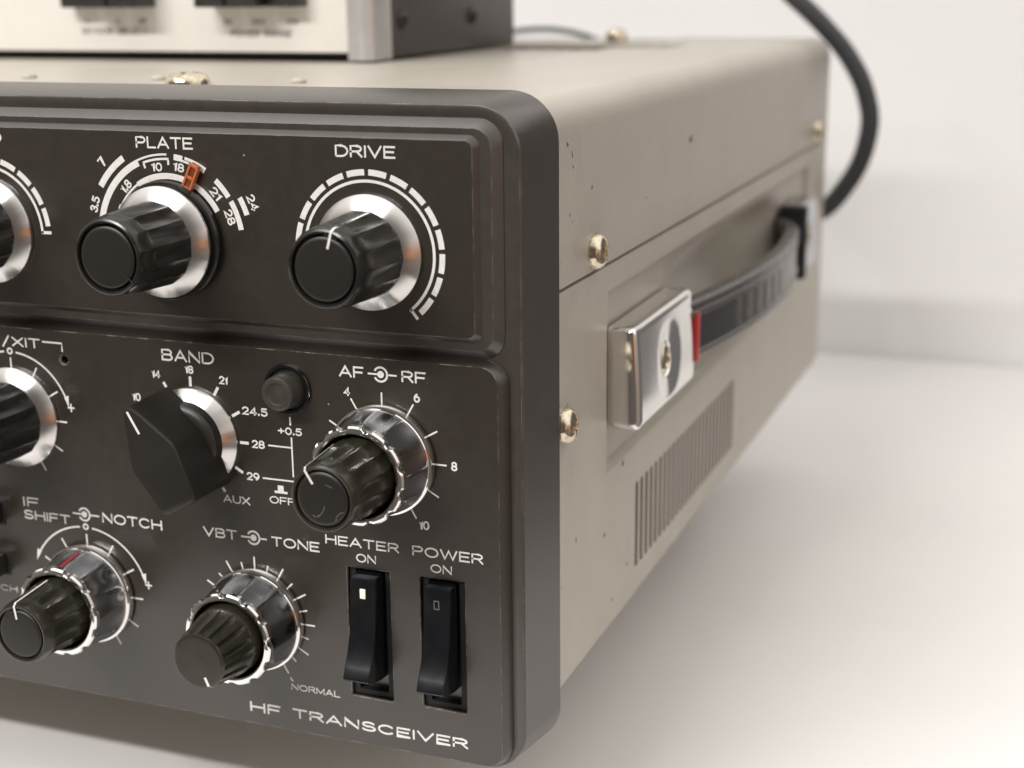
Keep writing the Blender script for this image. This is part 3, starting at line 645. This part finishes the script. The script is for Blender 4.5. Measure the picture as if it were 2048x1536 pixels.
for y, t, s in ((-2.9, 1, 1), (-9, 0.55, 1), (-14.3, 0.06, 1), (-14.85, 0.0, 0.985), (-15.05, 0.0, 0.95)):
    Lb = loop(bm, [bl(u*s, v*s) for u, v in mixl(t)], y)
    if prev: bridge(bm, prev, Lb)
    prev = Lb
fill_loops(bm, [prev])
lathe(bm, *BC, [(-2.4, 8.4, 0), (-3.2, 8.4, 0), (-4.6, 8.2, 0), (-5.2, 7.7, 0), (-5.5, 6.9, 0), (-5.6, 4, 0)], n=96)
bk = add_obj('band_selector', bm, M['cap'], radio, smooth=30, origin=bo); bk['label'] = 'long black pointer knob turned to 14 with white tip line'
bm = bmesh.new(); lathe(bm, *BC, [(0.0, 10.4, 0), (-0.2, 10.6, 0), (-0.8, 10.6, 0), (-1.0, 10.45, 0), (-2.7, 8.4, 0), (-2.8, 8.0, 0)], n=160); add_obj('metal_skirt', bm, M['alu'], bk, smooth=25, origin=bo)
bm = bmesh.new(); p0 = bl(5.4, 0.1); p1 = bl(10.4, 0.1); strip(bm, [p0, p1], 0.55, -15.12); add_obj('pointer_line', bm, M['ink'], bk, smooth=None, origin=bo)

# push button with black collar
KC = (-50.6, -78.5)
bm = bmesh.new(); lathe(bm, *KC, [(-0.0, 5.2, 0), (-0.5, 5.2, 0), (-0.75, 5.0, 0), (-0.8, 4.5, 0), (-0.5, 4.15, 0), (0.8, 4.05, 0)], n=72, cap_last=True)
pb = add_obj('push_button', bm, M['rocker'], radio, smooth=35, origin=(KC[0], 0, KC[1])); pb['label'] = 'small round push button in a glossy black collar'
bm = bmesh.new(); lathe(bm, *KC, [(0.5, 3.75, 0), (-4.0, 3.55, 0), (-4.5, 3.35, 0), (-4.65, 3.0, 0), (-4.65, 2.3, 0), (-4.35, 2.05, 0), (-4.3, 1.4, 0)], n=64); add_obj('button_cap', bm, mat('grey_button_plastic', (0.045, 0.04, 0.033), 0.38, noise=0.2), pb, smooth=35, origin=(KC[0], 0, KC[1]))
# two square push keys at the left of the view
for i, (z0, z1) in enumerate(((-116.4, -110.2), (-128.4, -122.3))):
    bm = bmesh.new(); box(bm, -131.0, -124.4, -5.5, 0.3, z0+0.6, z1-0.6); bevel_all(bm, 0.5, 2)
    k = add_obj('push_key', bm, M['olive'], radio, origin=(-128, 0, (z0+z1)/2)); k['label'] = ('upper' if i == 0 else 'lower')+' square push key at the left edge'
    bm = bmesh.new(); a = loop(bm, rrect(-131.6, -123.8, z0, z1, 0.4, 3), -0.02); b = loop(bm, rrect(-131.3, -124.1, z0+0.3, z1-0.3, 0.3, 3), -0.25); bridge(bm, a, b); fill_loops(bm, [b]); add_obj('key_collar', bm, M['black'], k, origin=(-128, 0, (z0+z1)/2))

# rocker switches
def rocker(cx, lit, label):
    o3 = (cx, 0, -127)
    prof = [(3.5, -115.5), (-1.9, -115.75), (-2.45, -116.0), (-2.62, -116.5), (-2.75, -119), (-2.95, -122), (-3.25, -125), (-3.8, -128), (-4.8, -131), (-6.2, -133.8), (-7.35, -135.5), (-7.5, -136.0), (-7.15, -136.45), (-5.5, -137.0), (-1.5, -138.2), (3.5, -138.6)]
    bm = bmesh.new(); w2 = 2.85
    A = [bm.verts.new((cx-w2, y, z)) for y, z in prof]; B = [bm.verts.new((cx+w2, y, z)) for y, z in prof]
    for i in range(len(A)-1): bm.faces.new((A[i], B[i], B[i+1], A[i+1]))
    bm.faces.new(A); bm.faces.new(B[::-1])
    side = [e for e in bm.edges if abs(e.verts[0].co.x-e.verts[1].co.x) < 0.01]
    bmesh.ops.bevel(bm, geom=side, offset=0.28, segments=2, profile=0.5, affect='EDGES')
    k = add_obj('rocker_switch', bm, M['rocker'], radio, smooth=35, origin=o3); k['label'] = label
    bm = bmesh.new(); a = loop(bm, rrect(cx-4.55, cx+4.55, -143.0, -115.0, 0.3, 3), 0.9); b = loop(bm, rrect(cx-3.3, cx+3.3, -142.0, -115.4, 0.3, 3), 1.0); c2 = loop(bm, rrect(cx-3.3, cx+3.3, -142.0, -115.4, 0.3, 3), 5.8)
    bridge(bm, a, b); bridge(bm, b, c2); add_obj('switch_housing', bm, M['black'], k, smooth=None, origin=o3)
    bm = bmesh.new(); y = -2.86
    if lit: box(bm, cx-0.62, cx+0.62, y-0.1, y+0.3, -120.1, -118.0); bevel_all(bm, 0.15, 2); mm_ = M['cream']
    else:
        a = loop(bm, rrect(cx-0.62, cx+0.62, -120.1, -118.1, 0.15, 3), y-0.06); b = loop(bm, rrect(cx-0.36, cx+0.36, -119.8, -118.4, 0.1, 3), y-0.06); bridge(bm, a, b); mm_ = M['dim']
    add_obj('indicator_window', bm, mm_, k, origin=o3)
rocker(-34.25, True, 'black heater rocker switch with glowing cream window')
rocker(-18.0, False, 'black power rocker switch with dark unlit window')

# ---------------------------------------------------------------- screws
def screw(kind, loc, axis, r, h, parent, rot=0.3, label=None, material=None):
    bm = bmesh.new(); nr, na = 14, 72; prev = None; C0 = None
    for j in range(nr+1):
        rr = r*(1-j/nr); ring = []
        if j == nr: rr = 0.001
        for i in range(na):
            a = 2*pi*i/na; x, z = rr*math.cos(a), rr*math.sin(a)
            t = rr/r; hh = h*(1-t**4)**0.6 if t < 1 else 0
            hh = h*math.sqrt(max(0, 1-t**3.2))
            p, q = x*math.cos(rot)+z*math.sin(rot), -x*math.sin(rot)+z*math.cos(rot)
            cw, cl = 0.13*r, 0.52*r
            dd = min(max(cw-abs(p), -1), 1) if abs(q) < cl else -1
            dd2 = min(max(cw-abs(q), -1), 1) if abs(p) < cl else -1
            if max(dd, dd2) > 0: hh -= 0.55*h
            ring.append((x, z, hh))
        vs = [bm.verts.new(Vector((x, -hh_, z))) for x, z, hh_ in ring]
        if prev:
            for i in range(na): bm.faces.new((prev[i], prev[(i+1) % na], vs[(i+1) % na], vs[i]))
        else:
            base = [bm.verts.new(Vector((x, 0.6, z))) for x, z, _ in ring]
            for i in range(na): bm.faces.new((base[i], base[(i+1) % na], vs[(i+1) % na], vs[i]))
        prev = vs
    bm.faces.new(prev)
    if axis == 'x': Rm = Matrix.Rotation(pi/2, 4, 'Z')           # head points to +x
    elif axis == 'z': Rm = Matrix.Rotation(-pi/2, 4, 'X')
    else: Rm = Matrix.Identity(4)
    bmesh.ops.transform(bm, matrix=Matrix.Translation(loc) @ Rm, verts=bm.verts)
    o = add_obj(kind, bm, material or M['screw'], parent, smooth=30, origin=loc)
    if label: o['label'] = label
    return o
screw('cover_screw', (0.1, 41.4, -55.0), 'x', 3.9, 2.6, up, 0.5)
screw('cover_screw', (-0.3, 23.2, -87.8), 'x', 3.9, 2.6, low, 0.1)
screw('cover_screw', (0.1, 300.6, -54.7), 'x', 3.9, 2.4, up, 0.9)
screw('cover_screw', (-0.3, 300.6, -95.0), 'x', 3.9, 2.4, low, 0.9)
screw('cover_screw', (-103.0, 52.0, TOP-0.1), 'z', 5.2, 2.3, up, 0.2)
screw('cover_screw', (-77.0, 303.0, TOP-0.1), 'z', 4.4, 4.2, up, 0.2)
for x, y in ((-120.5, 66), (-80.5, 64), (-159, 66)):
    bm = bmesh.new(); bmesh.ops.create_uvsphere(bm, u_segments=20, v_segments=12, radius=1.0, matrix=Matrix.Translation((x, y, TOP-0.35)) @ Matrix.Diagonal((1.9, 1.9, 0.9, 1))); add_obj('rivet', bm, M['case'], up, origin=(x, y, TOP))
# small scuffs and rust spots on the right-hand side
GRIME = mat('grime', (0.15, 0.11, 0.075), 0.7, noise=0.3, nscale=900)
def blot(spots, parent, x):
    for y, z, r, el in spots:
        bm = bmesh.new(); n = 11; ph = random.random()*6
        bm.faces.new([bm.verts.new((x, y+r*(0.75+0.35*math.sin(3*a+ph)+0.15*random.random())*math.cos(a), z+el*r*(0.75+0.3*math.cos(2*a+ph))*math.sin(a))) for a in [2*pi*i/n for i in range(n)]])
        add_obj('scuff_mark', bm, GRIME, parent, smooth=None, origin=(x, y, z))
blot([(24.6, -31.2, 0.7, 0.8), (27.4, -33.4, 0.35, 2.6), (28.0, -36.0, 0.45, 1.2), (120, -39.5, 1.6, 0.7), (40.0, -41.5, 0.6, 0.9), (26.0, -45.2, 0.3, 2.0), (27.5, -46.8, 0.3, 0.8), (80, -49, 0.6, 0.6)], up, -0.09)
blot([(64.5, -108.5, 0.9, 1.1), (50.9, -121.3, 0.7, 1.0), (68.4, -134.8, 0.6, 1.0), (57.0, -139.5, 0.6, 1.0), (31.0, -115.3, 0.35, 2.4), (21.8, -122.7, 0.3, 0.8), (25.5, -84, 0.35, 0.8), (190, -133, 1.0, 0.9)], low, -0.47)
# perforated grille strips in the rear of the top cover
bm = bmesh.new()
for k in range(22):
    x = -40-k*6.0; box(bm, x-2.1, x+2.1, 232, 262, TOP-0.3, TOP+0.02)
add_obj('top_grille', bm, mat('grille_shade', (0.23, 0.205, 0.165), 0.7), up, smooth=None)

# ---------------------------------------------------------------- carrying handle
def chrome_end(y0, y1, label, hollow_front):
    o3 = (3, (y0+y1)/2, -86); zb, zt, X0, X1 = -97.6, -74.3, -1.2, 6.3
    bm = bmesh.new(); yc, zc = (y0+y1)/2, -86.6
    def g(z): return 0.95*((z-zb)/23.0)**2
    def dense(pts):
        o_ = []
        for p_, q_ in zip(pts, pts[1:]+pts[:1]):
            k_ = 14 if math.hypot(q_[0]-p_[0], q_[1]-p_[1]) > 3 else 1
            o_ += [(p_[0]+(q_[0]-p_[0])*i/k_, p_[1]+(q_[1]-p_[1])*i/k_) for i in range(k_)]
        return o_
    def rl(ins, x, r): return [bm.verts.new((x-(g(b) if x > 2 else 0), a, b)) for a, b in dense(rrect(y0+ins, y1-ins, zb+ins, zt-ins, r, 4))]
    prev = None
    rowsx = [(0.0, X0, 1.2), (0.0, X1-1.4, 1.2), (0.12, X1-0.85, 1.1), (0.45, X1-0.4, 1.0), (1.0, X1-0.1, 0.8), (1.5, X1, 0.6)]
    for ins, x, r in rowsx:
        cur = rl(ins, x, r)
        if prev: bridge(bm, prev, cur)
        prev = cur
    # flat face with a wide shallow dish round the screw
    def crown(y, z):
        q = math.hypot(y-yc-1.0, z-zc); return X1 - g(z) - 0.10*max(0, 9.6-q)*sm((9.9-q)/1.6)
    outer = [(v.co.y, v.co.z) for v in prev]; n = len(outer)
    def circ(r): return [(yc+r*math.cos(t), zc+r*math.sin(t)) for t in [math.atan2((z-zc), (y-yc)) for y, z in outer]]
    inner = circ(4.6); last = prev
    for k in range(1, 19):
        t = k/18.0
        cur = []
        for (ay, az), (by, bz) in zip(outer, inner):
            y, z = ay+(by-ay)*t, az+(bz-az)*t
            cur.append(bm.verts.new((crown(y, z), y, z)))
        bridge(bm, last, cur); last = cur
    for r, d in ((4.4, 0.1), (4.2, 0.5), (4.15, 1.6)):
        cur = [bm.verts.new((crown(y, z)-d, y, z)) for y, z in circ(r)]; bridge(bm, last, cur); last = cur
    bm.faces.new(last)
    k = add_obj('chrome_end', bm, M['chrome_dim'] if hollow_front else M['chrome'], handle, smooth=40, origin=o3)
    if label: k['label'] = label
    screw('handle_screw', (X1-1.9, yc, zc), 'x', 3.9, 1.7, k, 0.6, material=M['screw'])
    return k
# handle root part (the grip) parents its ends
def grip_mesh():
    bm = bmesh.new(); rows = []; n = 40; Y0, Y1 = 98.0, 246.0
    for i in range(n+1):
        t = i/n; y = Y0+(Y1-Y0)*t
        s = math.sin(pi*min(1, max(0, (t-0.0)/1.0)))
        x = 2.9 + 8.2*(s**0.9)
        if t > 0.86: x -= 5.0*((t-0.86)/0.14)**1.5
        zc = -85.0; hw = 7.5; th = 2.2
        sect = [(-th, -hw+1.2), (-th+0.6, -hw), (th-0.9, -hw), (th, -hw+0.9), (th, -hw+1.6), (th-0.5, -hw+2.0), (th-0.5, hw-4.6), (th, hw-4.2), (th, hw-2.9), (th-0.5, hw-2.5), (th-0.5, hw-1.7), (th, hw-1.3), (th, hw-0.7), (th-0.9, hw), (-th+0.6, hw), (-th, hw-1.2)]
        rows.append([bm.verts.new((x+a, y, zc+b)) for a, b in sect])
    for a, b in zip(rows, rows[1:]): bridge(bm, a, b)
    bm.faces.new(rows[0]); bm.faces.new(rows[-1])
    return bm
handle = add_obj('carry_handle', grip_mesh(), M['grip'], radio, smooth=30, origin=(5, 170, -85)); handle['label'] = 'grey strap handle between two chrome ends on the right side'
def grip_x(y):
    t = (y-98.0)/148.0; s = math.sin(pi*t); x = 2.9+8.2*(s**0.9)
    if t > 0.86: x -= 5.0*((t-0.86)/0.14)**1.5
    return x
# dark inlay panels and ribs along the grip's outer face
bm = bmesh.new()
def inlay(ya, yb, z0, z1):
    n = max(1, int((yb-ya)/3)); pv = None
    for i in range(n+1):
        y = ya+(yb-ya)*i/n; x = grip_x(y)+1.76
        cur = (bm.verts.new((x, y, z0)), bm.verts.new((x, y, z1)))
        if pv: bm.faces.new((pv[0], cur[0], cur[1], pv[1]))
        pv = cur
inlay(100, 132, -90.2, -82.4)
for k in range(5): inlay(137+k*9.5, 140.2+k*9.5, -90.0, -82.4)
add_obj('grip_ribs', bm, M['grip_dark'], handle, smooth=None, recalc=True, origin=(5, 170, -85))
chrome_end(54.8, 103.5, None, False); chrome_end(247.0, 276.0, None, True)
bm = bmesh.new(); box(bm, 0.8, 6.9, 103.55, 106.0, -93.2, -80.5); bevel_all(bm, 0.4, 2); add_obj('red_reflection', bm, mat('red_reflection_tone', (0.50, 0.03, 0.03), 0.3), handle, origin=(3, 104, -86))  # added red piece, stands in for a red reflection on the chrome
bm = bmesh.new(); a = [(y, z) for y, z in rrect(242.8, 248.5, -98.2, -74.0, 0.8, 4)]
A = [bm.verts.new((-0.8, y, z)) for y, z in a]; B = [bm.verts.new((7.4, y, z)) for y, z in a]; bridge(bm, A, B); bm.faces.new(A); bm.faces.new(B[::-1])
add_obj('end_bushing', bm, M['black'], handle, origin=(3, 246, -86))

# ------------------------------------------------------------------ power meter standing on the radio
mt = empty('power_meter', 'ivory-faced power meter with dark steel side standing on top of the radio', 'meter', (-200, 200, TOP))
MX = -100.5; MY = 143.5
bm = bmesh.new(); box(bm, -345, MX-0.6, MY+12, 259, -22.2, 75); bevel_all(bm, 0.5, 2); mcase = add_obj('steel_case', bm, M['dark_case'], mt)
bm = bmesh.new(); box(bm, -345, -109.2, MY+4.0, MY+11.9, -20.35, 73); bevel_all(bm, 0.35, 2); face = add_obj('faceplate', bm, M['white_face'], mt)
bm = bmesh.new()
pr = [(-109.0, MY+4.2), (-108.6, MY+1.2), (-104.6, MY+0.2), (-103.4, MY), (-102.4, MY+0.3), (-100.9, MY+1.6), (-100.3, MY+3.0), (-100.3, MY+13.2), (-109.0, MY+13.2)]
A = [bm.verts.new((x, y, -22.35)) for x, y in pr]; B = [bm.verts.new((x, y, 76)) for x, y in pr]; bridge(bm, A, B); bm.faces.new(A); bm.faces.new(B[::-1]); add_obj('side_trim', bm, M['silver'], mt, smooth=28)
for gx in ((-205.3, -174.4), (-154.8, -122.4)):
    wd = (gx[1]-gx[0])/3
    for k in range(3):
        depth = 11 if not ((gx[0] < -200 and k == 0) or (gx[0] > -200 and k == 2)) else 6.5
        bm = bmesh.new(); box(bm, gx[0]+k*wd+0.35, gx[0]+(k+1)*wd-0.35, MY+4.0-depth, MY+4.5, -7.2, 4.5); bevel_all(bm, 0.6, 2); add_obj('push_key', bm, M['plastic'], mt)
def mword(b_, x0, x1, z0, z1):
    bm = bmesh.new(); text(bm, b_, x0, x1, z0, z1, MY+3.95, bold=0.15); ink('lettering', bm, face, M['print'], 'small dark lettering '+b_)
mword('SENSOR SELECT', -202.5, -178.0, -15.2, -13.3); mword('POWER RANGE', -149.0, -128.2, -16.0, -14.0)
mword('1', -200.6, -199.8, -12.2, -10.6); mword('2', -189.4, -188.2, -12.2, -10.6); mword('OFF', -181.5, -178.2, -12.2, -10.6)
mword('5W', -151.2, -148.3, -12.3, -10.6); mword('20W', -141.6, -137.0, -12.3, -10.6); mword('200', -129.9, -125.9, -12.4, -10.7)
for y in (166.5, 221.1): screw('case_screw', (MX-0.7, y-1, -11.6), 'x', 2.9, 1.7, mcase, 0.4, material=M['plastic'])

# ------------------------------------------------------------------ cables
def tube(name, pts, r, material, label, cat):
    cu = bpy.data.curves.new(name, 'CURVE'); cu.dimensions = '3D'; cu.bevel_depth = r*MM; cu.bevel_resolution = 6; cu.resolution_u = 16; cu.use_fill_caps = True
    sp = cu.splines.new('BEZIER'); sp.bezier_points.add(len(pts)-1)
    for b_, p_ in zip(sp.bezier_points, pts): b_.co = P(*p_)-P(*pts[0]); b_.handle_left_type = b_.handle_right_type = 'AUTO'
    tmp = bpy.data.objects.new(name, cu); COL.objects.link(tmp)
    dg = bpy.context.evaluated_depsgraph_get(); me = bpy.data.meshes.new_from_object(tmp.evaluated_get(dg)); bpy.data.objects.remove(tmp); bpy.data.curves.remove(cu)
    me.materials.clear(); me.materials.append(material)
    for p_ in me.polygons: p_.use_smooth = True
    o = bpy.data.objects.new(name, me); COL.objects.link(o); o.location = P(*pts[0]); o['label'] = label; o['category'] = cat
    return o
tube('power_cable', [(-30, 322, -88), (-6, 332, -90), (5, 338, -80), (13.0, 341, -58), (11.5, 341, -45), (5.5, 340, -32), (-5, 338, -19), (-20, 336, -5), (-45, 335, 18), (-80, 336, 45)], 3.6, M['rubber'], 'thick dark grey cable looping up behind the radio\'s right rear corner', 'cable')
tube('thin_cable', [(-190, 372, -30), (-150, 374, -22.8), (-136, 376, -21.3), (-124, 376, -21.8), (-108, 374, -25.5), (-90, 366, -34), (-80, 352, -60), (-78, 324, -80)], 1.2, M['green_rubber'], 'thin greenish cable arching behind the radio beside the meter', 'cable')

# tidy helper properties
for o in bpy.data.objects:
    if '_w' in o: del o['_w']
